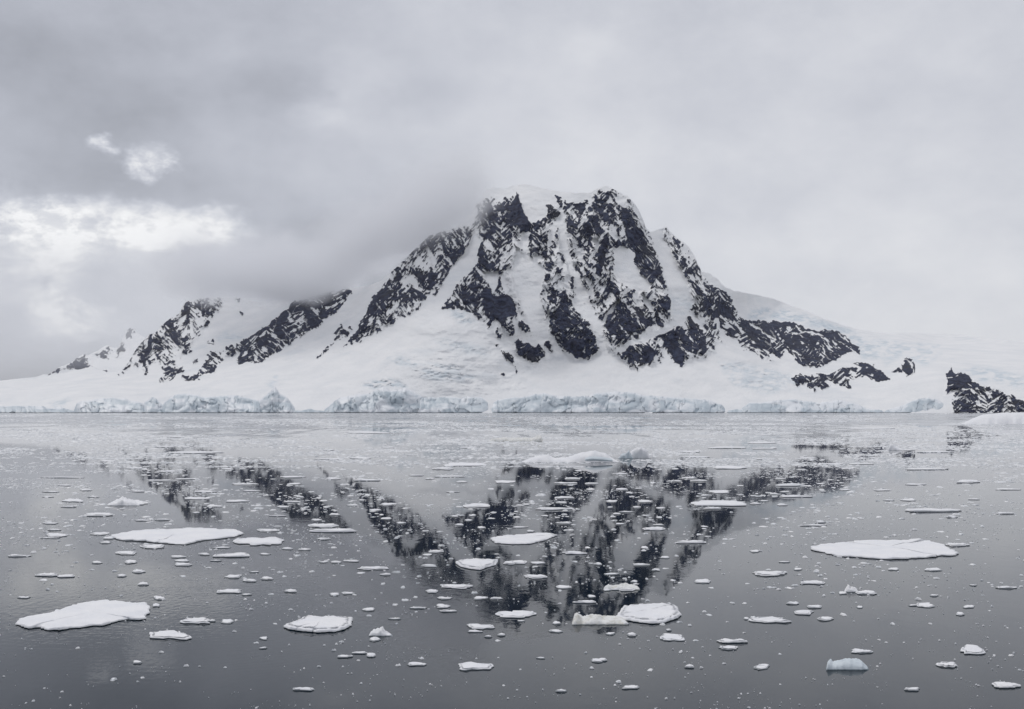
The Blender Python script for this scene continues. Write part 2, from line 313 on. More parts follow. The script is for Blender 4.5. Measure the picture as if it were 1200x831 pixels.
# rock outcrops: outline, grain direction of the snow streaks (degrees, + runs down to the right), share of snow lying in the rock
ROCK = [
 ([(141,437),(150,425),(158,412),(166,400),(176,391),(186,386),(191,380),(200,374),(210,371),(214,360),(218,353),(232,350),(245,349),(262,349),(254,355),(247,362),(238,366),(230,369),(229,378),(218,382),(208,384),(206,390),(207,398),(204,408),(203,415),(197,428),(190,428),(183,420),(176,427),(172,438),(166,436),(167,425),(160,432),(152,430),(146,438)], 30, .42),
 ([(218,393),(222,390),(225,398),(222,408),(226,410),(219,416),(214,412),(216,402),(212,404)], -40, .2),
 ([(185,444),(196,430),(205,430),(215,428),(214,436),(204,443),(196,450),(190,449)], -35, .4),
 ([(213,440),(222,442),(230,440),(238,428),(244,420),(248,412),(256,414),(262,410),(270,405),(276,409),(275,416),(262,422),(252,430),(248,436),(238,440),(228,447),(218,446)], -35, .3),
 ([(243,401),(249,398),(253,404),(246,405)], 0, .2), ([(276,350),(284,351),(280,354)], 0, .2), ([(281,364),(285,366),(283,370),(280,367)], 0, .1), ([(246,367),(250,368),(247,371)], 0, 0),
 ([(228,422),(232,420),(230,427),(226,428)], 0, .1),
 ([(277,403),(285,400),(296,394),(300,388),(310,384),(320,376),(328,367),(338,362),(345,352),(372,346),(390,338),(411,341),(409,348),(403,356),(392,368),(382,374),(376,382),(362,388),(350,396),(340,402),(328,412),(318,415),(310,420),(300,425),(290,426),(280,428),(278,421),(282,413),(277,410)], -35, .22),
 ([(374,416),(378,410),(386,404),(394,396),(393,391),(398,381),(404,380),(412,384),(414,386),(407,392),(400,398),(390,405),(382,412),(373,420)], -40, .3),
 ([(403,406),(409,398),(418,388),(424,376),(430,366),(434,354),(438,347),(446,341),(452,332),(456,326),(464,330),(466,344),(460,356),(450,368),(438,380),(424,392),(410,403)], -50, .15),
 ([(410,404),(424,392),(438,380),(450,368),(460,356),(466,344),(464,330),(458,320),(470,308),(482,295),(492,284),(498,277),(506,270),(516,268),(526,272),(537,278),(545,292),(538,300),(530,312),(524,322),(514,328),(512,338),(502,344),(496,352),(490,362),(478,370),(464,376),(452,382),(438,390),(424,398)], 52, .43),
 ([(508,346),(512,330),(520,326),(526,322),(523,334),(514,346)], 50, .25), ([(535,292),(541,286),(544,296),(538,302)], 50, .35),
 ([(552,272),(554,262),(560,250),(566,240),(573,236),(580,246),(588,242),(584,256),(576,264),(568,270),(558,274)], 40, .32),
 ([(586,240),(594,240),(600,252),(606,272),(608,292),(602,298),(594,284),(586,268),(584,256)], 58, .48),
 ([(606,226),(609,234),(612,246),(618,254),(624,266),(622,272),(610,272),(604,262),(598,250),(600,238)], 60, .0),
 ([(566,280),(572,272),(566,290),(566,300),(576,296),(586,304),(588,312),(586,322),(588,336),(594,344),(602,352),(606,364),(607,372),(600,375),(604,386),(600,394),(596,394),(590,386),(584,372),(578,377),(574,384),(566,378),(556,370),(542,363),(528,361),(518,360),(526,350),(534,338),(544,324),(556,312),(562,300),(560,290)], 52, .30),
 ([(570,340),(580,346),(592,344),(602,352),(607,368),(596,372),(590,380),(580,374),(572,374),(566,356)], 60, .02),
 ([(582,384),(588,392),(586,398),(581,396)], 50, .2), ([(586,408),(592,412),(597,412),(602,426),(606,438),(601,430),(596,420),(594,424),(590,414)], 60, .2),
 ([(587,438),(591,440),(590,443),(586,439)], 0, 0), ([(580,403),(583,403),(582,406)], 0, 0),
 ([(607,378),(612,375),(618,380),(622,390),(616,388),(608,384)], 40, .25),
 ([(603,402),(608,396),(612,402),(620,403),(626,408),(632,402),(638,410),(638,418),(630,424),(624,424),(614,420),(606,414)], 30, .12),
 ([(638,402),(644,400),(648,408),(644,413),(639,406)], 30, .15), ([(608,345),(618,346),(621,352),(612,352)], 20, .35), ([(632,350),(637,358),(640,368),(635,364)], 60, .3),
 ([(620,278),(626,262),(634,258),(642,254),(648,248),(655,238),(650,228),(656,232),(656,252),(648,262),(643,278),(640,292),(650,296),(640,302),(630,298),(622,300),(628,308),(618,304)], 50, .30),
 ([(640,240),(650,244),(656,250),(650,258),(642,252)], 40, .3), ([(650,228),(656,232),(662,240),(660,244),(653,238)], 45, .15),
 ([(652,268),(656,265),(660,275),(662,284),(654,290),(648,288),(646,280)], 55, .35),
 ([(668,256),(674,252),(678,262),(672,268),(668,264)], -50, .35), ([(671,238),(680,236),(687,242),(684,254),(679,250)], 60, 0),
 ([(637,340),(644,322),(652,312),(660,316),(666,334),(664,350),(657,362),(650,368),(644,372),(640,360)], -40, .48),
 ([(644,372),(650,366),(658,358),(664,350),(672,356),(676,364),(680,372),(690,378),(696,392),(702,408),(698,412),(690,420),(678,419),(664,414),(658,410),(650,398),(645,388)], -30, .20),
 ([(662,400),(680,396),(690,400),(690,418),(676,419),(664,412)], 80, .0),
 ([(664,288),(668,288),(676,300),(682,312),(680,318),(688,330),(692,344),(697,360),(698,372),(694,368),(686,350),(676,332),(668,316),(664,302)], 55, .42),
 ([(676,278),(684,262),(690,252),(700,244),(708,238),(716,238),(722,242),(730,240),(737,236),(742,250),(746,262),(752,274),(758,284),(766,292),(770,304),(774,314),(778,326),(782,338),(786,348),(788,362),(780,368),(772,374),(764,380),(756,388),(744,392),(734,398),(720,412),(712,406),(706,394),(708,378),(700,372),(700,360),(694,345),(692,330),(684,314),(684,300),(678,292)], 48, .40),
 ([(682,272),(690,254),(700,252),(704,262),(704,270),(694,276),(684,280)], 60, .08), ([(730,270),(745,266),(752,276),(746,290),(740,288)], 30, .03), ([(728,240),(736,246),(743,258),(744,264),(734,268),(728,256)], 55, .12),
 ([(700,300),(704,290),(710,296),(708,312),(704,326),(698,320)], 80, .03), ([(706,370),(720,356),(728,352),(740,366),(754,386),(742,390),(728,394),(712,392)], 60, .12),
 ([(742,362),(748,360),(756,372),(764,376),(758,386),(750,378)], 58, .05),
 ([(690,246),(696,238),(694,232),(704,236),(698,244),(692,252)], -45, .4), ([(700,232),(706,230),(712,236),(704,240)], 0, .4),
 ([(722,416),(734,406),(746,404),(756,404),(764,408),(768,418),(766,426),(760,428),(750,424),(742,422),(748,434),(738,424),(728,420)], 50, .28),
 ([(750,406),(762,406),(768,420),(762,428),(752,418)], 60, 0), ([(766,410),(772,404),(776,414),(774,420),(768,416)], 60, .2),
 ([(776,398),(784,392),(790,396),(796,404),(800,414),(804,420),(800,430),(790,422),(782,412)], 55, .04),
 ([(764,402),(770,394),(778,388),(786,386),(800,384),(806,396),(808,404),(800,404),(792,394),(782,396),(774,398)], 50, .38),
 ([(800,378),(806,368),(812,376),(820,382),(826,392),(828,404),(828,420),(820,416),(812,414),(812,400),(808,388)], 60, .14),
 ([(776,268),(782,270),(790,279),(800,287),(808,294),(814,304),(819,314),(820,326),(824,332),(834,334),(840,350),(846,366),(838,372),(840,388),(843,398),(836,392),(830,382),(824,370),(812,370),(818,352),(810,340),(806,326),(796,312),(790,304),(788,292),(780,282)], -50, .50),
 ([(824,332),(834,334),(846,338),(856,348),(862,362),(868,374),(878,384),(890,396),(898,404),(900,416),(906,424),(898,422),(886,414),(872,408),(862,396),(850,392),(846,384),(842,374),(834,362),(828,350)], 40, .36),
 ([(838,350),(848,354),(858,360),(864,374),(852,374),(842,366)], 40, .04), ([(806,360),(814,356),(816,362),(808,364)], -30, .2),
 ([(868,372),(880,374),(898,376),(915,378),(930,378),(944,386),(958,388),(966,386),(985,390),(998,400),(1008,408),(1006,414),(994,412),(984,416),(975,424),(962,430),(950,430),(935,426),(928,416),(920,408),(914,420),(905,416),(894,408),(880,398),(870,386)], 35, .15),
 ([(874,380),(884,384),(896,398),(898,406),(890,408),(880,398)], 40, 0),
 ([(926,442),(936,438),(952,440),(966,444),(972,452),(962,456),(950,450),(940,448),(934,454)], 40, .24),
 ([(950,448),(958,452),(954,458),(946,452)], 40, .2),
 ([(956,438),(972,440),(978,434),(990,430),(1005,432),(1018,430),(1032,432),(1043,444),(1038,448),(1026,446),(1015,440),(1000,444),(988,440),(994,446),(996,454),(980,450),(972,446)], 20, .22),
 ([(1000,426),(1010,424),(1024,428),(1026,434),(1012,432)], 10, .2),
 ([(1045,436),(1055,432),(1062,420),(1066,419),(1072,426),(1072,437),(1062,440),(1056,436)], -30, .28),
 ([(1108,459),(1110,440),(1114,430),(1118,438),(1126,436),(1136,440),(1142,448),(1150,452),(1140,456),(1128,456),(1116,458),(1109,461)], 20, .08),
 ([(640,290),(664,286),(674,320),(668,400),(644,356),(628,318)], 48, .52), ([(737,236),(758,270),(788,350),(806,400),(766,404),(772,340),(750,300)], 50, .56),
 ([(662,236),(690,236),(684,300),(664,292)], 55, .55), ([(560,236),(600,230),(612,300),(590,322),(556,300)], 45, .56), ([(590,320),(640,330),(640,372),(622,392),(604,360)], 55, .80),
 ([(700,222),(724,224),(742,240),(744,262),(700,256),(690,240)], 50, .5), ([(780,266),(800,284),(822,318),(836,350),(812,350),(790,310)], 48, .56), ([(760,392),(840,380),(838,412),(790,424)], 50, .52),
 ([(460,306),(500,276),(560,262),(552,300),(520,330)], 50, .52), ([(150,412),(215,360),(262,352),(236,392),(196,436)], 30, .58), ([(720,392),(768,396),(776,424),(738,430)], 45, .55),
 ([(1118,462),(1130,458),(1150,451),(1168,456),(1186,464),(1204,474),(1210,484),(1118,484),(1116,474)], -30, .30),
]
SNOWHOLE = [[(566,318),(586,318),(582,334),(578,346),(574,336)],
 [(718,292),(726,288),(738,292),(744,298),(744,310),(750,320),(764,332),(760,344),(750,342),(736,336),(724,328),(720,318),(722,306)],
 [(694,282),(700,278),(704,288),(700,296)], [(752,344),(760,352),(768,366),(762,366),(754,356)],
 [(653,262),(660,262),(664,285),(672,310),(690,345),(704,385),(716,420),(708,420),(697,390),(684,350),(666,318),(656,290)],
 [(605,290),(625,305),(640,315),(632,345),(640,380),(644,396),(625,398),(618,380),(606,345),(598,318)],
 [(556,272),(566,282),(556,306),(538,330),(524,352),(512,360),(504,356),(520,330),(536,306),(548,288)],
 [(766,276),(776,272),(790,300),(806,330),(812,350),(806,372),(798,384),(790,382),(786,350),(778,318)],
 [(722,410),(734,402),(756,394),(776,382),(790,374),(792,384),(776,391),(756,401),(738,406),(726,415)],
 [(705,376),(716,362),(726,350),(728,352),(718,366),(708,378)],
 [(878,376),(886,380),(896,390),(908,398),(908,400),(896,393),(884,384)], [(920,392),(944,388),(960,390),(964,394),(944,391)],
 [(498,290),(502,288),(508,300),(512,308),(508,310),(502,300)]]
ICE_SHADE = [([(527,364),(545,366),(556,375),(552,382),(538,378)], .75), ([(455,420),(470,418),(495,424),(490,430),(465,428)], .7), ([(425,450),(440,444),(455,443),(468,447),(476,454),(460,455),(448,452),(436,456)], .9),  # crevassed ice patches, also shading painted onto the dome and glacier snow
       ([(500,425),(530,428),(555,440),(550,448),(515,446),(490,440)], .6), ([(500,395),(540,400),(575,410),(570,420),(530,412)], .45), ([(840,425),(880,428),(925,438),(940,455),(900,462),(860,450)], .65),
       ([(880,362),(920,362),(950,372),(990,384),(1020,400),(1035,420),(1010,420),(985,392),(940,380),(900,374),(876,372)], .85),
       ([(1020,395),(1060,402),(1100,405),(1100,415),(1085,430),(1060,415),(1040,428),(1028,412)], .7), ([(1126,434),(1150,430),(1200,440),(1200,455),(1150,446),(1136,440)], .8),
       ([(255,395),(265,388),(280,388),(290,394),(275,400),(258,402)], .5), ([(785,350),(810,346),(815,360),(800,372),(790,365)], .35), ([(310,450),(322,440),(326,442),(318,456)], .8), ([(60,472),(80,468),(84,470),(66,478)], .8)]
def rock_masks(u, v, rocks, holes, ice_shades):
    wu = u + 2.2*fbm(u/9, v/9, 5, 3); wv = v + 2.2*fbm(u/9+40, v/9, 9, 3)
    wu2 = wu+1.3*fbm(u/2.6, v/2.6, 15, 2); wv2 = wv+1.3*fbm(u/2.6, v/2.6, 25, 2)
    rock = np.zeros(u.shape); solid = np.zeros(u.shape)
    wx_ = u+6*fbm(u/25, v/25, 77, 2)
    ribside = (vn((wx_+1.5)/13, v/34, 46)-vn((wx_-1.5)/13, v/34, 46))*3
    ju, jv = u+2.5*fbm(u/8, v/8, 88, 3), v+2.5*fbm(u/8, v/8, 98, 3)
    ca, ea = cells((ju*.58+jv*.81)/25, (-ju*.81+jv*.58)/8.5, 401); cb, eb = cells((ju*.62-jv*.78)/25, (ju*.78+jv*.62)/8.5, 431)
    fcid = np.where(ribside > 0, ca, cb); fedge = np.where(ribside > 0, ea, eb)
    for k, (P, ang, sn) in enumerate(rocks):
        A = np.array(P, float); x0, y0 = A.min(0)-8; x1, y1 = A.max(0)+8
        I = np.where((u > x0) & (u < x1) & (v > y0) & (v < y1))
        if not len(I[0]): continue
        a, b2 = wu2[I], wv2[I]
        sdv = poly_sd(a, b2, P)
        c, s_ = math.cos(R(ang)), math.sin(R(ang))
        uu, vv = u[I], v[I]
        bend = 4*fbm(uu/22, vv/22, 71, 2)
        p = (uu*c+vv*s_+bend); q = (-uu*s_+vv*c+bend)
        side = sst(ribside[I], -.12, .12)
        aa = max(abs(ang), 38)
        if sn <= .2 and abs(ang) < 38: aa = abs(ang)+8
        def grain(sg, q0):
            c1_, s1_ = math.cos(R(sg*aa)), math.sin(R(sg*aa))
            return fbm((uu*c1_+vv*s1_+bend)/7.5, (-uu*s1_+vv*c1_+bend)/1.6, q0+k, 3, .6)
        n = grain(1, 31)*side+grain(-1, 57)*(1-side)
        sg2 = np.where(np.mod(fcid[I]*9.7, 1) > .3, 1, -1)*np.where(side > .5, 1, -1)
        n = np.where(sg2 > 0, .6*n+.4*grain(1, 83), .6*n+.4*grain(-1, 87))
        n = .84*n+.16*fbm(uu/4.0, vv/4.0, 3, 3)+.16*fbm((uu*.6+vv*.8)/12, (-uu*.8+vv*.6)/3.2, 331, 2)
        loc = vn(uu/13, vv/15, 203+k)*.45+fcid[I]*.55
        thr = (sn*1.02-0.45)*0.74 + 1.05*(loc-.5)*(.22+min(sn, .5))
        lines = (1-sst(fedge[I], .03, .09))*sst(vn(uu/10, vv/10, 19), .35, .6)
        wd = .05+.26*sst(vn(uu/20, vv/18, 119), .45, .8)*min(1, sn*3)
        m = sst((n - thr)/wd, -1, 1) if sn > 0.001 else np.ones(uu.shape)
        if sn <= .06: m = sst(n+.42, -.1, .1)
        m = (m*(1-.5*lines)) if sn > .08 else m
        sdv = sdv + (4.5*min(sn, .5)+.8)*fbm(uu/3.2, vv/3.2, 7, 2); m = m*sst(sdv, -0.5, 0.5)
        if sn < .1: rock[I] = np.where(sdv > 0, np.maximum(rock[I]*(1-sst(sdv, 0, 2)), m), np.maximum(rock[I], m))
        else: rock[I] = np.maximum(rock[I], m)
        solid[I] = np.maximum(solid[I], sst(sdv, -3, 5))
    for P in holes:
        A = np.array(P, float); x0, y0 = A.min(0)-6; x1, y1 = A.max(0)+6
        I = np.where((u > x0) & (u < x1) & (v > y0) & (v < y1))
        k = sst(poly_sd(wu2[I], wv2[I], P), -.8, .8); rock[I] *= 1-k; solid[I] *= 1-k
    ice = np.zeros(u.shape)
    for P, a in ice_shades:
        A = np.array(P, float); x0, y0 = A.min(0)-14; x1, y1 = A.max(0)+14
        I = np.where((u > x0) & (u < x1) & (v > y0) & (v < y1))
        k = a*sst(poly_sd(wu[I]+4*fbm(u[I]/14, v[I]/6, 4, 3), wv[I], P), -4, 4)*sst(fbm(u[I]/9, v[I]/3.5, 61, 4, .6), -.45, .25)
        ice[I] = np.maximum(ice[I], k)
    return rock, solid, ice
def relief(name, skyline, dfun, u0, u1, nu, nv, vbot, rocks, holes, ice_shades, rough=1.0, back=1500, mat=m_mount):
    U = np.linspace(u0, u1, nu); S = np.array(skyline, float)
    top = np.interp(U, S[:, 0], S[:, 1]) + 1.1*fbm(U/5, U*0, 2, 4, .6)*rough
    T = np.linspace(0, 1, nv)[:, None]
    u = np.broadcast_to(U, (nv, nu)).copy(); v = vbot+(top[None, :]-vbot)*T
    rock, solid, ice = rock_masks(u, v, rocks, holes, ice_shades)
    D = dfun(u, v)
    snowr = fbm(u/46, v/20, 8, 5)*26 + fbm(u/11, v/4.5, 18, 4)*10*sst(fbm(u/50, v/25, 28, 3), -.2, .3) + ice*fbm(u/7, v/2.8, 19, 3)*14
    D = D + snowr*sst(484-v, 0, 25)
    wx = u+6*fbm(u/25, v/25, 77, 2)
    rg = ridged(wx/34, v/60, 44, 4, .55); rg2 = ridged(wx/11, v/15, 45, 4, .6); rib = vn(wx/13, v/34, 46)
    D = D - solid*rough*(6 + 50*(rg-.5) + 34*(rg2-.5) + 46*(rib-.5)) - rock*8
    D = D + ice*ridged(u/7, v/3, 12, 3)*14
    P = ray(u, v, D); P[..., 2] = np.maximum(P[..., 2], -3)
    # the far side falls away behind the crest
    K = 9; last = P[-1]; bk = []
    for k in range(1, K+1):
        f = k/K; q = last.copy(); q[:, 1] += back*f; q[:, 0] += (last[:, 0]/last[:, 1])*back*f*.6
        q[:, 2] = last[:, 2]-(last[:, 2]+3)*(f**1.3)*.98 + 8*fbm(U/20, U*0+k*3, 6, 3)*(1-f)
        q[:, 2] = np.maximum(q[:, 2], -3); bk.append(q)
    P = np.concatenate([P, np.array(bk)], 0)
    z = np.zeros((K, nu))
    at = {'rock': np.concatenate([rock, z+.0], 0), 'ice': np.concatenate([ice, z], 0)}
    return mesh_from(name, P.reshape(-1, 3), [grid_faces(P.shape[0], nu)], mat, at)
o = relief('mountain', SKY, depth, -70, 1280, 1720, 350, 486.5, ROCK, SNOWHOLE, ICE_SHADE)
tag(o, 'steep snow-streaked dark rock mountain with its snowfields rising from the shore', 'mountain', kind='structure')
FSKY = [(-120, 462), (-60, 452), (20, 446), (60, 437), (70, 430), (85, 424), (97, 415), (103, 417), (112, 412), (126, 404), (133, 408), (138, 408), (143, 398), (147, 389), (152, 384), (157, 386),
        (164, 392), (175, 398), (200, 405), (260, 420), (330, 440)]
FROCK = [([(40,446),(60,438),(72,430),(84,426),(92,430),(76,434),(60,440)], -20, .35), ([(80,434),(86,424),(98,414),(104,420),(109,430),(94,434)], 20, .12), ([(106,418),(114,412),(122,412),(118,418)], 20, .45),
         ([(116,415),(127,404),(131,412),(127,419),(120,420)], 20, .15), ([(135,412),(139,404),(144,399),(148,404),(147,411),(141,412),(138,418)], -50, .3), ([(146,392),(152,384),(157,388),(154,396),(148,398)], -60, .3),
         ([(112,432),(120,434),(130,440),(142,436),(150,430),(140,446),(128,444)], 40, .45)]
def fdepth(u, v): return 7600 - (v-384)*22.0 + (u-100)*2.0
o = relief('mountain', FSKY, fdepth, -120, 330, 500, 110, 480, FROCK, [], [], rough=1.0, back=1800)
tag(o, 'pale distant rocky ridge fading into mist behind the left shoulder', 'mountain', kind='structure')

# ------------------------------------------------------------------ ice cliffs along the shore
CL = [
 ('thin low ice foot in the gap beneath the left side of the snow dome', [(336,483),(342,479.5),(352,480),(362,479),(372,480),(386,483)]),
 ('thin low ice foot between the long cliff and the dark rubbly cliff', [(846,483),(850,479.5),(860,480),(868,479),(876,483)]),
 ('thin low ice foot left of the rounded blue-grey cliff', [(1014,483),(1020,480),(1030,479.5),(1040,483)]),
 ('low snowy ice front at the far left of the shore', [(-60,478),(-20,474),(20,476),(50,476),(62,479),(72,477),(90,482)]),
 ('long low grey-blue ice cliff left of the leaning ice wedge', [(86,482),(90,473),(96,470),(112,468),(130,466),(145,467),(158,470),(168,472),(172,481)]),
 ('small leaning ice wedge between two ice cliffs', [(165,481),(170,471),(178,465),(183,467),(189,473),(196,482)]),
 ('pale broken ice cliff below the left rock peak', [(186,480),(194,470),(205,462),(222,461),(240,465),(260,464),(275,463),(290,466),(304,470),(312,481)]),
 ('sharp pointed ice cliff left of the gap in the ice front', [(296,480),(305,468),(312,463),(318,458),(322,453),(328,461),(337,466),(342,473),(348,482)]),
 ('tall domed ice cliff beneath the round snow dome', [(376,482),(385,476),(392,470),(400,466),(410,463),(420,462),(432,461),(440,457),(449,453),(458,458),(466,457),(475,454),(485,460),(495,464),(520,465),(545,465),(565,466),(574,472),(578,482)]),
 ('long fractured ice cliff below the central rock face', [(571,482),(574,473),(582,469),(595,466),(615,465),(625,462),(640,461),(655,464),(690,464),(700,460),(720,459),(740,460),(755,463),(770,464),(790,466),(815,467),(832,469),(845,474),(854,482)]),
 ('dark rubbly ice cliff right of the long fractured cliff', [(866,482),(870,477),(878,472),(895,471),(910,469),(925,467),(945,470),(960,472),(975,470),(985,469),(1000,472),(1015,478),(1024,482)]),
 ('rounded blue-grey ice cliff left of the dark shore rocks', [(1034,482),(1045,479),(1055,476),(1068,470),(1080,467),(1088,466),(1098,468),(1108,473),(1116,478),(1120,482)]),
]
for k, (lab, S) in enumerate(CL):
    S = np.array(S, float); nu = int((S[-1, 0]-S[0, 0])*1.3)+2; nv = 30
    U = np.linspace(S[0, 0], S[-1, 0], nu); top = np.interp(U, S[:, 0], S[:, 1])+.9*fbm(U/7, U*0, 60+k, 3)
    top = np.minimum(top, 482.5)
    T = np.linspace(0, 1, nv)[:, None]; u = np.broadcast_to(U, (nv, nu)).copy(); v = 486+(top-486)*T
    endf = sst(np.minimum(U-S[0, 0], S[-1, 0]-U), 0, 8)
    fac = np.floor(u/13+1.3*fbm(u/14, v/9, 70+k, 2))
    blk = _h(fac, fac*0, 90+k)
    crk = 1-sst(np.abs(fbm(u/9+.3*fbm(u/5, v/5, 3, 2), v/45, 170+k, 3)), .02, .07)
    shade_tone = _h(fac, np.floor(v/9+3*fbm(u/13, v/9, 7, 2)), 95+k)
    D = 2752 - 34*endf + crk*4*endf + 15*(ridged(u/24, v/22, 80+k, 3, .42)-.5)*2*endf + 9*(blk-.5)*endf
    D = D + 60*T**1.6 + 14*sst(T, .86, 1)
    P = ray(u, v, D); P[..., 2] = np.maximum(P[..., 2], -3)
    last = P[-1]; bk = []
    for j, f in enumerate((.15, .4, 1.0)):
        q = last.copy(); q[:, 1] += 300*f; q[:, 0] += last[:, 0]/last[:, 1]*300*f; q[:, 2] += -14*f*f+2*f; bk.append(q)
    P = np.concatenate([P, np.array(bk)], 0)
    snow = sst(fbm(u/16, v/7, 33+k, 4), .0, .3)*.8 + sst(T+0*u, .88, 1.0)
    at = {'crack_shade': np.concatenate([crk, np.zeros((3, nu))], 0), 'shade_tone': np.concatenate([shade_tone, np.zeros((3, nu))], 0), 'snow': np.concatenate([np.clip(snow, 0, 1), np.ones((3, nu))], 0)}
    o = mesh_from('ice_cliff', P.reshape(-1, 3), [grid_faces(P.shape[0], nu)], m_cliff, at)
    tag(o, lab, 'ice cliff', 'ice cliffs along the shore', kind='structure')

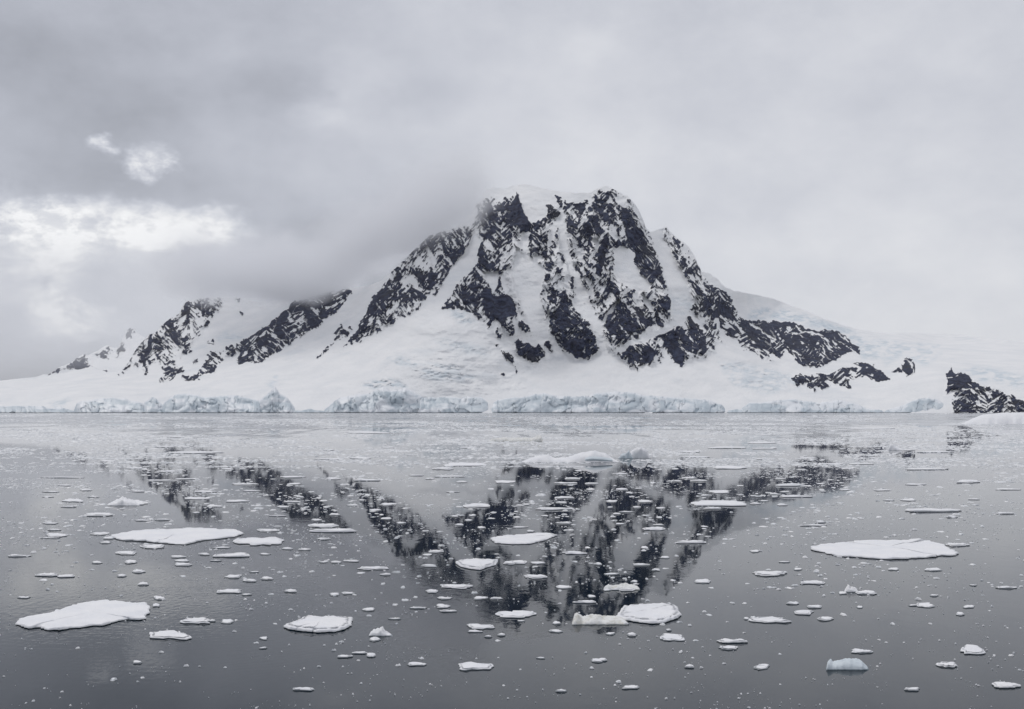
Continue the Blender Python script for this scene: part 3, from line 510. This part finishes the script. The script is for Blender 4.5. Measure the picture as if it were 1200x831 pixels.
# ------------------------------------------------------------------ floes
# blobs of the photograph, measured in eight enlarged windows: (window, centre x, centre y, width, height)
Z = 280/1200
WIN = {1: (40, 480), 2: (320, 480), 3: (600, 480), 4: (880, 480), 5: (40, 630), 6: (320, 630), 7: (600, 630), 8: (880, 630)}
FL = {
 5: [(598,338,40,24),(612,300,60,30),(650,312,30,10),(70,262,28,10),(115,272,20,5),(535,232,58,20),(430,192,50,14),(505,166,70,26),(405,170,36,10),(465,120,66,26),(305,125,56,14),(210,125,34,14),(440,76,110,24),(570,43,130,28),(345,24,50,16),(710,95,80,16),(738,115,75,16),(732,134,90,20),(625,155,16,10),(845,82,60,16),(985,87,190,28),(910,116,60,8),(1010,130,26,12),(1155,82,60,12),(940,50,100,10),(1105,172,50,10),(988,194,90,24),(1075,214,70,20),(1160,204,66,20),(968,268,130,28),(1060,286,54,12),(1060,310,22,12),(1165,330,26,10),(1092,361,34,12),(1190,285,30,14),(793,416,155,40),(890,418,40,12),(955,420,66,28),(1015,416,20,6),(655,488,220,56),(1005,472,24,12),(1145,505,44,22),(1115,530,36,8),(1145,554,44,12),(222,556,26,14),(642,577,32,12),(508,626,48,20),(765,645,30,10),(830,648,16,8),(960,654,20,6),(145,192,90,20),(50,186,120,22),(110,72,26,6),(70,42,16,6),(75,2,100,8),(-60,300,70,14),(-90,90,120,16)],
 1: [(1100,660,270,50),(1160,605,120,20),(310,622,100,20),(360,645,60,16),(75,630,110,26),(90,603,70,12),(70,570,80,12),(345,667,60,12),(300,525,150,24),(640,552,90,12),(540,556,90,10),(565,540,40,8),(690,560,40,10),(440,462,170,40),(165,487,80,10),(160,455,110,22),(240,403,64,12),(150,380,80,8),(60,437,60,8),(75,412,90,8),(290,438,60,8),(400,400,40,6),(515,410,70,10),(495,382,50,8),(640,355,170,8),(760,348,130,8),(850,412,120,12),(800,445,130,16),(890,484,90,14),(955,490,26,8),(1005,458,120,16),(1050,374,140,10),(1085,408,100,8),(500,294,110,10),(655,310,100,14),(640,186,120,8),(780,214,280,14),(700,138,90,6),(960,298,60,10),(135,340,230,8),(660,268,40,10),(805,516,40,12),(900,538,30,10),(775,62,60,12),(1130,497,50,8),(350,258,80,10)],
 2: [(300,606,240,26),(240,582,160,26),(20,532,90,10),(40,486,60,16),(95,462,90,10),(210,552,54,16),(20,588,50,6),(40,620,36,10),(130,436,44,16),(95,372,70,12),(90,338,130,12),(300,524,56,18),(250,648,70,12),(25,655,60,8),(395,479,60,12),(410,514,34,10),(470,354,140,12),(570,472,90,22),(505,500,64,22),(565,542,56,22),(640,568,50,12),(500,540,26,10),(765,610,40,8),(740,575,30,8),(1020,480,140,30),(880,335,160,10),(850,296,110,16),(960,275,230,24),(945,362,60,12),(1160,360,110,20),(910,535,40,12),(935,573,46,22),(980,552,44,18),(1045,590,44,18),(290,345,80,16),(350,378,40,10),(570,186,70,14),(980,190,90,8),(300,88,90,14),(450,112,240,16),(430,243,110,12),(270,248,150,8),(270,202,70,8),(690,385,40,10),(1000,530,40,12),(720,330,80,8),(900,412,70,8),(785,346,50,10),(1105,519,30,10)],
 3: [(1100,190,200,12),(915,210,110,12),(930,238,150,8),(1110,290,170,20),(848,258,36,10),(550,322,80,10),(820,358,80,10),(900,342,80,12),(945,356,90,12),(400,370,70,12),(270,368,120,12),(400,400,50,12),(215,497,200,18),(505,458,60,16),(555,395,60,20),(675,458,76,20),(630,487,44,16),(755,494,50,12),(545,570,44,18),(262,568,86,14),(575,513,80,8),(530,522,44,12),(725,598,120,22),(740,578,60,10),(40,590,80,10),(95,610,40,12),(905,664,160,20),(940,627,36,10),(1075,652,40,10),(1060,470,290,36),(1010,494,90,14),(1060,408,110,26),(270,440,100,16),(250,465,60,14),(310,345,80,14),(145,432,70,6),(75,475,40,12),(165,532,40,12),(840,488,36,8),(1105,516,26,10),(930,435,30,10),(980,430,60,10),(945,378,26,10),(600,437,40,10),(670,625,30,8),(492,490,30,12)],
 4: [(205,378,150,16),(180,409,50,16),(230,435,170,14),(125,424,50,10),(75,455,46,16),(165,478,56,12),(30,472,60,12),(312,495,36,10),(80,551,36,10),(15,571,34,12),(320,580,140,12),(358,565,56,12),(435,565,28,8),(290,599,28,10),(515,546,28,12),(757,549,36,12),(818,603,34,10),(985,640,20,8),(70,672,26,10),(815,452,80,16),(700,455,60,8),(695,470,40,8),(632,458,30,8),(930,505,290,22),(1020,538,60,12),(840,375,110,10),(895,297,220,14),(670,404,90,10),(485,400,60,14),(500,295,70,10),(685,294,36,8),(420,272,130,10),(560,272,130,8),(310,240,90,16),(808,200,60,12),(950,212,190,10),(1125,360,120,20),(1145,497,36,10),(1160,587,30,10),(945,390,50,8),(155,347,60,8),(70,165,150,12),(70,195,130,8),(60,248,80,6),(95,70,60,8),(650,94,230,8),(1130,450,60,8),(1290,520,100,12),(1300,400,130,10)],
 8: [(1055,34,130,22),(30,68,56,16),(70,30,24,10),(170,122,60,10),(110,178,180,32),(245,158,44,16),(330,143,26,10),(222,241,38,12),(330,224,130,28),(375,208,24,8),(525,188,32,12),(735,156,56,22),(935,160,90,20),(472,276,44,24),(600,275,110,28),(220,328,66,20),(332,346,80,22),(280,374,104,32),(388,406,86,28),(105,412,220,40),(558,348,36,18),(928,290,44,14),(820,340,46,12),(900,338,96,32),(840,310,40,8),(1125,238,40,12),(1115,345,60,24),(1068,380,44,28),(570,570,112,28),(1008,636,110,36),(1155,562,130,58),(70,648,84,36),(145,586,22,10),(900,434,18,8),(460,388,40,6),(1290,250,110,16),(1300,740,150,40),(820,760,80,24)],
 7: [(320,76,130,20),(435,132,44,16),(495,125,24,12),(650,135,90,16),(728,160,44,18),(775,98,48,16),(825,94,36,8),(120,195,120,26),(130,126,80,16),(35,122,90,24),(260,248,80,22),(240,268,26,8),(35,244,22,10),(370,322,120,20),(402,292,44,24),(570,252,120,36),(485,255,50,30),(618,220,36,16),(500,182,80,14),(570,176,24,8),(20,383,215,44),(225,428,46,22),(220,468,74,22),(498,482,50,18),(606,488,54,20),(572,433,40,12),(755,438,36,12),(815,500,130,46),(790,463,30,16),(920,518,34,10),(1110,518,160,30),(1095,552,100,28),(970,218,86,28),(885,328,26,12),(1170,332,30,10),(1185,405,30,18),(438,615,84,28),(370,580,22,10),(145,604,46,12),(895,647,50,20),(950,656,28,8),(643,558,14,8),(680,318,26,10),(1065,635,24,8),(400,658,24,6),(45,418,40,12),(210,90,20,10),(840,425,36,10),(600,750,90,26),(250,770,60,16)],
 6: [(1185,126,60,24),(815,68,80,20),(780,140,80,20),(740,100,30,14),(925,243,170,32),(910,228,24,8),(795,270,66,22),(860,304,80,18),(850,343,72,26),(880,368,90,16),(1010,278,36,12),(1040,302,76,24),(1120,304,66,18),(490,152,160,26),(565,185,56,14),(620,175,44,10),(250,122,46,12),(310,122,60,16),(390,116,80,16),(70,56,58,12),(155,59,64,14),(125,92,40,8),(250,5,64,16),(85,269,66,16),(300,284,54,20),(368,278,70,20),(408,288,30,8),(475,360,66,24),(415,370,20,10),(480,394,40,8),(612,338,40,10),(730,352,90,14),(612,407,66,12),(650,252,34,12),(725,230,28,10),(550,233,28,8),(620,435,22,20),(10,434,28,12),(530,478,90,36),(505,510,60,26),(355,595,80,20),(432,578,80,16),(488,590,48,26),(430,618,26,10),(720,634,100,26),(632,643,40,10),(750,608,28,14),(1008,645,185,52),(1038,445,145,36),(1012,470,76,16),(1080,497,40,12),(1148,489,44,14),(1130,519,30,10),(80,540,14,16),(345,525,40,10),(735,195,26,10),(230,650,20,8),(150,760,110,24)],
}
BIG = [  # top outlines in picture pixels
 (5, [(20,385),(60,378),(150,350),(240,325),(370,312),(480,320),(560,324),(580,340),(575,368),(560,385),(562,396),(520,403),(460,400),(410,410),(370,425),(330,430),(290,432),(230,440),(180,445),(120,455),(60,452),(30,440),(-30,445),(-90,425),(-70,400)]),
 (8, [(300,42),(340,36),(430,25),(540,14),(640,12),(760,12),(840,5),(880,12),(930,22),(975,38),(1000,55),(1045,74),(1010,85),(960,82),(900,92),(850,95),(780,100),(700,102),(620,98),(520,90),(430,85),(370,68),(310,55)]),
 (7, [(520,395),(560,340),(640,332),(740,332),(800,325),(830,345),(835,365),(850,378),(830,395),(800,405),(760,418),(700,422),(620,412),(560,402)]),
 (6, [(50,436),(110,415),(170,392),(230,398),(330,394),(398,402),(392,430),(360,450),(310,462),(220,465),(140,458),(80,450)]),
 (1, [(380,632),(440,615),(560,602),(700,598),(780,592),(900,598),(1020,603),(1055,618),(1000,635),(900,645),(850,650),(760,672),(650,665),(560,655),(450,650),(420,645)]),
 (3, [(-108,645),(-70,634),(0,628),(90,622),(170,618),(228,626),(190,640),(160,652),(90,668),(0,670),(-85,664)]),
 (6, [(915,120),(950,108),(1040,104),(1130,108),(1120,130),(1080,140),(1040,155),(990,150),(940,138)]),
]
BIGLAB = ['large flat snow-covered floe at the lower left edge of the water', 'largest oval floe, flat and white, on the right-hand water',
          'large pointed-left white floe just right of the dirty ragged ice', 'wide flat floe alone on dark water in the lower left middle',
          'long thin white floe below the left peak reflection', 'flat floe with a scalloped front edge in the middle of the dark reflection',
          'broad white floe with a stepped front edge at the reflection left side']
def outline_mesh(name, pts, th, seed, crown=0.5, mat_top=None, parts=True):
    """pts: world xy outline (n,2) at sea level. Returns snow top mesh + child rim, with painted edge shade, of wet ice"""
    P = np.array(pts, float); n = len(P)
    if np.sum(P[:, 0]*np.roll(P[:, 1], -1)-np.roll(P[:, 0], -1)*P[:, 1]) < 0: P = P[::-1]
    c = P.mean(0); W = (P[:, 0].max()-P[:, 0].min())
    ang = np.arange(n)
    tv = th*(1+.45*fbm(ang/2.3, ang*0+seed, seed, 2)); r = np.random.default_rng(seed)
    rings = []; zs = []
    def ring(f, z): rings.append(np.column_stack([c+(P-c)*f, z]))
    e = min(0.26, (0.9 if W < 3 else .55)*th/max(W*.25, .1))
    ring(1.0, tv*.24); ring(1.0-e*.10, tv*.8); ring(1-e*.6, tv*1.0); ring(1-e*1.6, tv*1.08)
    for f in (.88, .74, .58, .42, .26, .12):
        q = c+(P-c)*f; ring(f, th*(1.1+crown*(1-f)+ .8*fbm(q[:, 0]/(W*.12+.2), q[:, 1]/(W*.12+.2), seed, 4, .6)))
    V = np.concatenate(rings); V = np.vstack([V, [c[0], c[1], th*(1.15+crown)]])
    F4 = []; k = len(rings)
    i = np.arange(n); j = (i+1) % n
    for a in range(k-1): F4.append(np.stack([i+a*n, j+a*n, j+(a+1)*n, i+(a+1)*n], -1))
    F3 = np.stack([i+(k-1)*n, j+(k-1)*n, np.full(n, k*n)], -1)
    lo = np.array([c[0], c[1], 0.]); V = V-lo
    o2 = [np.column_stack([c+(P-c)*f, z]) for f, z in ((.985, tv*.25), (.99, tv*.15), (.95, tv*0+.004), (.9, tv*0-.15))]
    V2 = np.concatenate(o2)-lo
    F2 = np.concatenate([np.stack([i+(a+1)*n, j+(a+1)*n, j+a*n, i+a*n], -1) for a in range(3)])
    F4 = np.concatenate(F4)
    if not parts:                       # too small in the picture to show its parts: one mesh, two materials
        o = mesh_from(name, np.concatenate([V, V2]), [np.concatenate([F4, F2+len(V)]), F3], [mat_top or m_snow, m_rim],
                      mi=np.concatenate([np.zeros(len(F4)), np.ones(len(F2)), np.zeros(len(F3))]))
        o.location = lo; return o
    o = bpy.data.objects.new(name, None); sc.collection.objects.link(o); o.location = lo; o.empty_display_size = 1
    mesh_from('snow_cap', V, [F4, F3], mat_top or m_snow, parent=o)
    mesh_from('ice_rim', V2, [F2], m_rim, parent=o)
    return o
def densify(P, seg, amp, seed):
    P = np.array(P, float); out = []
    for i in range(len(P)):
        a, b2 = P[i], P[(i+1) % len(P)]; k = max(1, int(np.hypot(*(b2-a))/seg))
        for q in range(k): out.append(a+(b2-a)*q/k)
    out = np.array(out); i = np.arange(len(out))
    r = np.random.default_rng(seed)
    return out + r.normal(0, amp, out.shape)
def plane_pt(u, v, z):
    D = sea(v, z); return np.column_stack([(u-CU)/FPX*D, D])
floes = []    # dicts with px geometry, object
for k, (win, P) in enumerate(BIG):
    ox, oy = WIN[win]; q = np.array(P, float); u = ox+q[:, 0]*Z; v = oy+q[:, 1]*Z
    vmax = v.max(); th = 0.16 if vmax > 600 else .2
    W_ = plane_pt(u, v, th*1.0)
    seg = (W_[:, 0].max()-W_[:, 0].min())/40
    W_ = densify(W_, seg, seg*.28, 100+k)
    o = outline_mesh('ice_floe', W_, th, 10+k, crown=.6)
    floes.append(dict(u=u.mean(), v=v.mean(), w=np.ptp(u), h=np.ptp(v), o=o, big=k, lab=BIGLAB[k]))
small = []
for win, L_ in FL.items():
    ox, oy = WIN[win]
    for (x, y, w_, h_) in L_: small.append((ox+x*Z, oy+y*Z, w_*Z, max(h_*Z, 1.2)))
# a few more pieces between the measured ones
small.sort(key=lambda s: -(s[2]*s[3]))
seed = 500
def floe_outline(u, v, wpx, hpx, seed):
    vb = v+hpx/2; Df = sea(max(vb, 486)); W_ = wpx/FPX*Df
    th = min(0.035+0.028*W_, 0.17)*random.uniform(.8, 1.25)
    th = min(th, max(.36*hpx, .5)/FPX*Df)
    thpx = th/Df*FPX
    vt = max(v-hpx/2+thpx*.6, 484.5); vt = min(vt, vb-0.25)
    Db = sea(vt, th); dep = min(Db-Df, max(W_*1.6, 1.0)); dep = max(dep, W_*.12)
    n = 11 if wpx < 8 else (16 if wpx < 25 else 26)
    a = np.arange(n)/n*2*math.pi; r = np.random.default_rng(seed)
    ph = r.uniform(0, 6.28, 5)
    rad = 1+.10*np.cos(2*a+ph[0])+.11*np.cos(3*a+ph[1])+.07*np.cos(5*a+ph[2])+.05*np.cos(8*a+ph[3])+r.normal(0, .085, n)
    e = .78
    x = np.sign(np.cos(a))*np.abs(np.cos(a))**e*rad; y = np.sign(np.sin(a))*np.abs(np.sin(a))**e*rad
    x = x/np.ptp(x)*W_; y = y/np.ptp(y)*dep
    yc = Df+dep/2; xc = (u-CU)/FPX*Df
    sk = (xc/yc)        # the footprint stays centred on its sight line
    return np.column_stack([x+xc+sk*(y)+0*y, y+yc]), th
NOBJ = 280
for k, (u, v, wp, hp) in enumerate(small[:NOBJ]):
    seed += 1
    P, th = floe_outline(u, v, wp, hp, seed)
    o = outline_mesh('ice_floe', P, th, seed, crown=random.uniform(.3, 1.2)*(1.6 if wp < 16 else .8), parts=wp > 22)
    floes.append(dict(u=u, v=v, w=wp, h=hp, o=o, big=None))

# ------------------------------------------------------------------ small icebergs and rafted ice
def berg(name, prof, vbase, depth_m, mat, label, seed, rough=.12, cat='iceberg', tilt=0, mats=None):
    A = np.array(prof, float); Df = sea(vbase); nu = max(24, int((A[-1, 0]-A[0, 0])*1.2)); nv = 15
    U = np.linspace(A[0, 0], A[-1, 0], nu); H = np.interp(U, A[:, 0], A[:, 1])/FPX*Df
    x = (U-CU)/FPX*Df; w_ = np.ptp(x); e = np.clip(np.minimum(U-U[0], U[-1]-U)/(np.ptp(U)*.22), 0, 1)**.55
    T = np.linspace(-1, 1, nv)[:, None]
    sec = np.where(T < 0, 1-np.abs(T)**3.2, 1-np.abs(T)**1.6)     # steep towards the viewer, gentler behind
    X = np.broadcast_to(x, (nv, nu)).copy(); Y = Df+depth_m*(1+T)/2*(.35+.65*e)[None, :]+0*X
    N = fbm(X/(w_*.12), Y/(w_*.10), seed, 4, .6)
    Zz = H[None, :]*sec*(1+rough*2*N)+0*X; Zz = np.where(np.abs(T)+0*X > .999, -.3, np.maximum(Zz, -.05))
    Y = Y + (fbm(X/(w_*.1), Zz/(w_*.05+.1), seed+3, 3)*depth_m*.06)
    X = X + (X/Y)*(Y-Df)
    V = np.stack([X, Y, Zz], -1).reshape(-1, 3); lo = np.array([V[:, 0].mean(), Df+depth_m/2, 0.])
    F = grid_faces(nv, nu)
    o = mesh_from(name, V-lo, [F], mat); o.location = lo
    tag(o, label, cat); return o
b1 = berg('iceberg', [(611,0),(620,4),(632,7),(642,8),(650,4),(660,4),(670,7),(682,11),(698,12.5),(710,10),(716,5),(726,0)], 542, 10, m_snow, 'long low white iceberg with a blue undercut side in the middle distance', 1)
# blue undercut face of the low iceberg: a part of it
def patch_on(parent, prof_lo, prof_hi, vbase, dy, name):
    Df = sea(vbase)-dy; A = np.array(prof_lo, float); B = np.array(prof_hi, float)
    U = np.linspace(A[0, 0], A[-1, 0], 24); lo_ = np.interp(U, A[:, 0], A[:, 1])/FPX*Df; hi_ = np.interp(U, B[:, 0], B[:, 1])/FPX*Df
    rows = []
    for t_ in np.linspace(0, 1, 6):
        rows.append(np.stack([(U-CU)/FPX*Df, Df+.25+.9*t_*t_-.2*math.sin(t_*3.1)+.05*fbm(U/3, U*0+t_*5, 4, 2), lo_+(hi_-lo_)*t_], -1))
    P = np.array(rows)-np.array(parent.location)
    return mesh_from(name, P.reshape(-1, 3), [grid_faces(6, 24)], m_blue, parent=parent)
p_ = patch_on(b1, [(686,3),(700,3),(718,2)], [(686,6),(692,8),(706,7.5),(718,5)], 543, .35, 'undercut_face')
b2 = berg('iceberg', [(735,0),(740,8),(746,12),(751,13),(756,11),(760,5),(762,0)], 537, 3.5, m_snow, 'small rounded white ice lump just right of the low iceberg', 2)
berg('iceberg', [(724,0),(728,4),(731,7),(734,5),(737,9),(740,4),(742,0)], 537.5, 2.0, m_blue, 'jagged blue ice chunk between the low iceberg and the rounded lump', 3, rough=.3)
berg('iceberg', [(1126,0),(1130,1.5),(1140,6),(1153,11),(1175,13),(1205,14),(1235,10),(1250,0)], 497, 60, m_snow, 'sloping white iceberg cut by the right edge before the shore rocks', 4, rough=.04)
berg('iceberg', [(573,0),(576,3),(590,4),(606,3.5),(622,4),(630,6),(634,6),(637,0)], 517.5, 9, m_dirty, 'thin dark-edged slab of ice beyond the low iceberg', 5, rough=.2)
berg('iceberg', [(1041,0),(1043,8),(1046,7),(1050,4),(1056,2),(1060,0)], 528, 5, m_snow, 'small white ice spike leaning left on the far right water', 6)
berg('iceberg', [(968,0),(970,9),(973,10),(976,6),(983,7),(992,9),(1003,9.5),(1010,8),(1014,4),(1018,0)], 786, 1.5, m_blue, 'pale blue glassy ice block with a small horn at the bottom edge', 7, rough=.15)
berg('iceberg', [(670,0),(673,7),(677,9),(683,4),(690,6),(699,8),(706,6),(714,5),(722,4),(730,3),(736,0)], 733, 2.6, m_dirty, 'dirty ragged yellowish ice raft touching the large pointed floe', 8, rough=.35)
berg('iceberg', [(707,0),(709,3),(713,5),(718,2),(724,4),(733,5),(740,4),(747,3),(750,0)], 692, 2.0, m_dirty, 'knobbly ice chunk in the dark reflection above the ragged raft', 9, rough=.35)
berg('iceberg', [(432,0),(435,4),(440,6),(446,9),(449,7),(453,3),(458,1),(460,0)], 746, 1.0, m_snow, 'peaked little ice chunk right of the wide lower floe', 10, rough=.3)
berg('iceberg', [(125,0),(130,3),(138,6),(143,9),(150,6),(158,5),(164,0)], 593, 4, m_snow, 'humped white ice mass above the long thin left floe', 12, rough=.25)
berg('iceberg', [(989,0),(991,3),(994,7),(997,5),(1003,4),(1006,0)], 650.5+44, 1.2, m_snow, 'little peaked ice lump below the largest oval floe', 13, rough=.3)

# ------------------------------------------------------------------ labels that single each floe out
lands = [f for f in floes if f['big'] is not None]
LN = ['the lower left edge floe', 'the largest oval floe', 'the big pointed floe', 'the wide floe on dark water', 'the long thin left floe', 'the scalloped middle floe', 'the stepped-edge floe']
extra = [(668, 536, 'the long low iceberg'), (1170, 490, 'the right edge iceberg'), (604, 515, 'the thin dark-edged slab'), (993, 783, 'the pale blue horned block'),
         (1049, 524, 'the leaning ice spike'), (144, 590, 'the humped white ice mass'), (446, 742, 'the peaked ice chunk'), (728, 690, 'the knobbly ice chunk')]
anch = [(f['u'], f['v'], n) for f, n in zip(lands, LN)] + extra
buck = {}
for f in floes:
    if f['big'] is not None: continue
    best = min(range(len(anch)), key=lambda i: math.hypot(f['u']-anch[i][0], (f['v']-anch[i][1])*2.2))
    dx, dy = f['u']-anch[best][0], (f['v']-anch[best][1])*2.2
    side = ('right of' if dx > 0 else 'left of') if abs(dx) > abs(dy) else ('in front of' if dy > 0 else 'beyond')
    buck.setdefault((best, side), []).append((math.hypot(dx, dy), f))
ORD = ['nearest', 'second nearest', 'third nearest', 'fourth nearest', 'fifth nearest', 'sixth nearest', 'seventh nearest', 'eighth nearest', 'ninth nearest', 'tenth nearest'] + [x+' nearest' for x in
      '11th 12th 13th 14th 15th 16th 17th 18th 19th 20th 21st 22nd 23rd 24th 25th 26th 27th 28th 29th 30th 31st 32nd 33rd 34th 35th 36th 37th 38th 39th 40th'.split()]
for (a, side), L_ in buck.items():
    L_.sort(key=lambda q: q[0])
    for i, (d_, f) in enumerate(L_):
        ar = f['w']/f['h']
        look = ('broad white' if f['w'] > 30 else 'mid-sized white' if f['w'] > 16 else 'small white' if f['w'] > 9 else 'tiny white')+(' sliver' if ar > 6 else ' flat floe' if ar > 3 else ' chunky floe')
        f['lab'] = f'{look}, {ORD[min(i, 39)]} {side} {anch[a][2]}'
for f in floes: tag(f['o'], f['lab'], 'ice floe', 'ice floes drifting on the water')

# ------------------------------------------------------------------ brash: everything nobody could count
def brash(name, N, vlo, vhi, wlo, whi, sides, label, dens, seed, hmul=1.0, bias=1.0, coords=None):
    r = np.random.default_rng(seed)
    if coords is None:
        M = max(N*8, 60000); u = r.uniform(-30, 1230, M); v = vlo+(vhi-vlo)*r.uniform(0, 1, M)**bias
        keep = r.uniform(0, 1, M) < dens(u, v); u, v = u[keep][:N], v[keep][:N]
        n = len(u); wpx = wlo*(whi/wlo)**(r.uniform(0, 1, n)**2.1)
    else:
        u, v, wpx = coords; n = len(u)
    D = sea(v); W = wpx/FPX*D; th = np.minimum(.03+.06*W, .22)*r.uniform(.6, 1.5, n)*hmul
    dep = W*r.uniform(.5, 1.4, n)
    cx = (u-CU)/FPX*D
    a = (np.arange(sides)/sides*2*math.pi)[None, :]+r.uniform(0, 6.28, (n, 1))
    rad = r.uniform(.45, 1.3, (n, sides))*.5
    X = cx[:, None]+np.cos(a)*rad*W[:, None]; Y = D[:, None]+np.sin(a)*rad*dep[:, None]
    bot = np.stack([X, Y, np.full_like(X, -.02)], -1)
    Xt = cx[:, None]+np.cos(a)*rad*W[:, None]*.6; Yt = D[:, None]+np.sin(a)*rad*dep[:, None]*.6
    top = np.stack([Xt, Yt, th[:, None]*r.uniform(.6, 1.3, (n, sides))], -1)
    V = np.concatenate([bot, top], 1).reshape(-1, 3)
    base = (np.arange(n)*2*sides)[:, None]; i = np.arange(sides)[None, :]; j = (i+1) % sides
    F4 = np.stack([base+i, base+j, base+sides+j, base+sides+i], -1).reshape(-1, 4)
    Ft = base+sides+i
    o = mesh_from(name, V, [F4, Ft], m_brash, smooth=False)
    return tag(o, label, 'brash ice', kind='stuff')
def d_far(u, v):
    n = .5+.5*fbm(u/110, v/2.4, 7, 4); m = .5+.5*fbm(u/60, v/7, 8, 3)
    return sst(n, .36, .62)*sst(m, .25, .6)
brash('brash_ice', 80000, 484.6, 548, .7, 8, 4, 'dense field of tiny ice fragments covering the far water', d_far, 21, bias=1.05, hmul=.7)
def d_mid(u, v):
    n = .5+.5*fbm(u/70, v/6, 17, 5, .6); m = .5+.5*fbm(u/160, v/30, 47, 3); return sst(n, .46, .62)*(.10+.90*sst(m, .38, .58))*(.15+.85*sst(600-v, -30, 45))
brash('brash_ice', 17000, 512, 640, .9, 5, 5, 'scattered ice bits between the floes in the middle distance', d_mid, 22, bias=1.5, hmul=.55)
def d_near(u, v):
    n = .5+.5*fbm(u/60, v/16, 27, 5, .6); return sst(n, .52, .64)*(.35+.65*sst(720-v, 0, 120))
brash('brash_ice', 2800, 590, 835, .6, 4.6, 6, 'small ice crumbs floating on the dark near water', d_near, 23, bias=1.5)
def d_bits(u, v):
    n = .5+.5*fbm(u/34, v/5, 117, 4, .6); m = .5+.5*fbm(u/120, v/22, 147, 3)
    return sst(n, .42, .62)*(.12+.88*sst(m, .36, .6))*(.10+.90*sst(610-v, -40, 40))
brash('brash_ice', 3600, 505, 690, 2.0, 11, 7, 'broken white ice chips crowding the water between the middle floes', d_bits, 25, bias=1.0, hmul=.75)
def d_near2(u, v):
    n = .5+.5*fbm(u/50, v/16, 127, 4, .6); return sst(n, .5, .66)*(.3+.7*sst(740-v, -10, 100))
brash('brash_ice', 600, 620, 800, 2.0, 9, 8, 'loose clusters of small ice chips on the dark near water', d_near2, 26, bias=1.2, hmul=1.1)
rest = small[NOBJ:]
brash('brash_ice', 0, 0, 0, 0, 0, 7, 'small broken ice pieces lying between the drifting floes', None, 24, hmul=1.1,
      coords=(np.array([s[0] for s in rest]), np.array([s[1] for s in rest]), np.array([s[2] for s in rest])))

# ------------------------------------------------------------------ haze
def box(name, x0, x1, y0, y1, z0, z1, mat):
    V = [(x, y, z) for z in (z0, z1) for y in (y0, y1) for x in (x0, x1)]
    return mesh_from(name, V, [np.array([[0, 2, 3, 1], [4, 5, 7, 6], [0, 1, 5, 4], [2, 6, 7, 3], [0, 4, 6, 2], [1, 3, 7, 5]])], mat, smooth=False)
def vol_mat(name, dens, col, aniso=0.0):
    m = bpy.data.materials.new(name); m.use_nodes = True; t = NT(m.node_tree); t.n.clear()
    pv = t.new('ShaderNodeVolumePrincipled'); pv.inputs['Color'].default_value = col; pv.inputs['Density'].default_value = dens
    pv.inputs['Anisotropy'].default_value = aniso
    o = t.new('ShaderNodeOutputMaterial'); t.l.new(pv.outputs[0], o.inputs['Volume']); return m, t, pv
mh, _, _ = vol_mat('haze_air', 0.9e-5, rgb(0.93, 0.95, 0.98))
o = box('haze', -XW-100, XW+100, Y0-100, Y1+100, -5, 1250, mh)
tag(o, 'thin pale haze in the air over the whole bay', 'haze', kind='stuff')

# ------------------------------------------------------------------ cloud caught on the mountain
def cloud(name, x0, x1, y0, y1, z0, z1, dens, build, label):
    m, t, pv = vol_mat('cloud_vapour', dens, rgb(0.962, 0.968, 0.985))
    co = t.new('ShaderNodeNewGeometry').outputs['Position']
    sp = t.new('ShaderNodeSeparateXYZ'); t.put(sp.inputs[0], co)
    t.put(pv.inputs['Density'], t.math('MULTIPLY', build(t, co, *sp.outputs), dens))
    o = box(name, x0, x1, y0, y1, z0, z1, m)
    return tag(o, label, kind='stuff')
def ridge_cloud(t, co, x, y, z):
    base = t.math('MAXIMUM', t.math('MULTIPLY_ADD', x, 0.44, 755.0), t.math('MULTIPLY_ADD', x, -.09, 358.0))
    n = t.noise(t.scale(co, 1, 1, 1.3), 0.0056, 7, 0.68)
    h = t.math('ADD', t.math('SUBTRACT', z, base), t.math('MULTIPLY', t.math('SUBTRACT', n, 0.5), 330.0))
    d = t.math('MULTIPLY', t.ramp(h, -30, 70), t.ramp(h, 260, 10))
    yc = t.math('MULTIPLY_ADD', x, -0.62, 3600.0)
    d = t.math('MULTIPLY', d, t.ramp(t.math('ABSOLUTE', t.math('SUBTRACT', y, yc)), 480, 200))
    d = t.math('MULTIPLY', d, t.ramp(t.math('ADD', t.math('MULTIPLY_ADD', t.math('SUBTRACT', z, 700.0), 1.1, x), t.math('MULTIPLY', t.math('SUBTRACT', n, .5), 260.0)), 60, -190))
    return t.math('MULTIPLY', d, t.ramp(x, -1500, -1150))
cloud('cloud', -1520, 80, 3150, 5000, 100, 1150, 0.012, ridge_cloud, 'grey cloud hanging over the left ridge and left side of the summit')
def mist(t, co, x, y, z):
    n = t.noise(co, 0.0022, 4, 0.6)
    d = t.math('MULTIPLY', t.ramp(n, 0.3, 0.6), t.ramp(z, 120, 520))
    d = t.math('MULTIPLY', d, t.math('MULTIPLY', t.ramp(x, -4700, -3900), t.ramp(x, -1500, -2200)))
    return t.math('MULTIPLY', d, t.ramp(z, 1000, 760))
cloud('cloud', -4800, -1500, 5500, 6700, 60, 1050, 0.0009, mist, 'thin mist before the pale distant ridge on the far left')
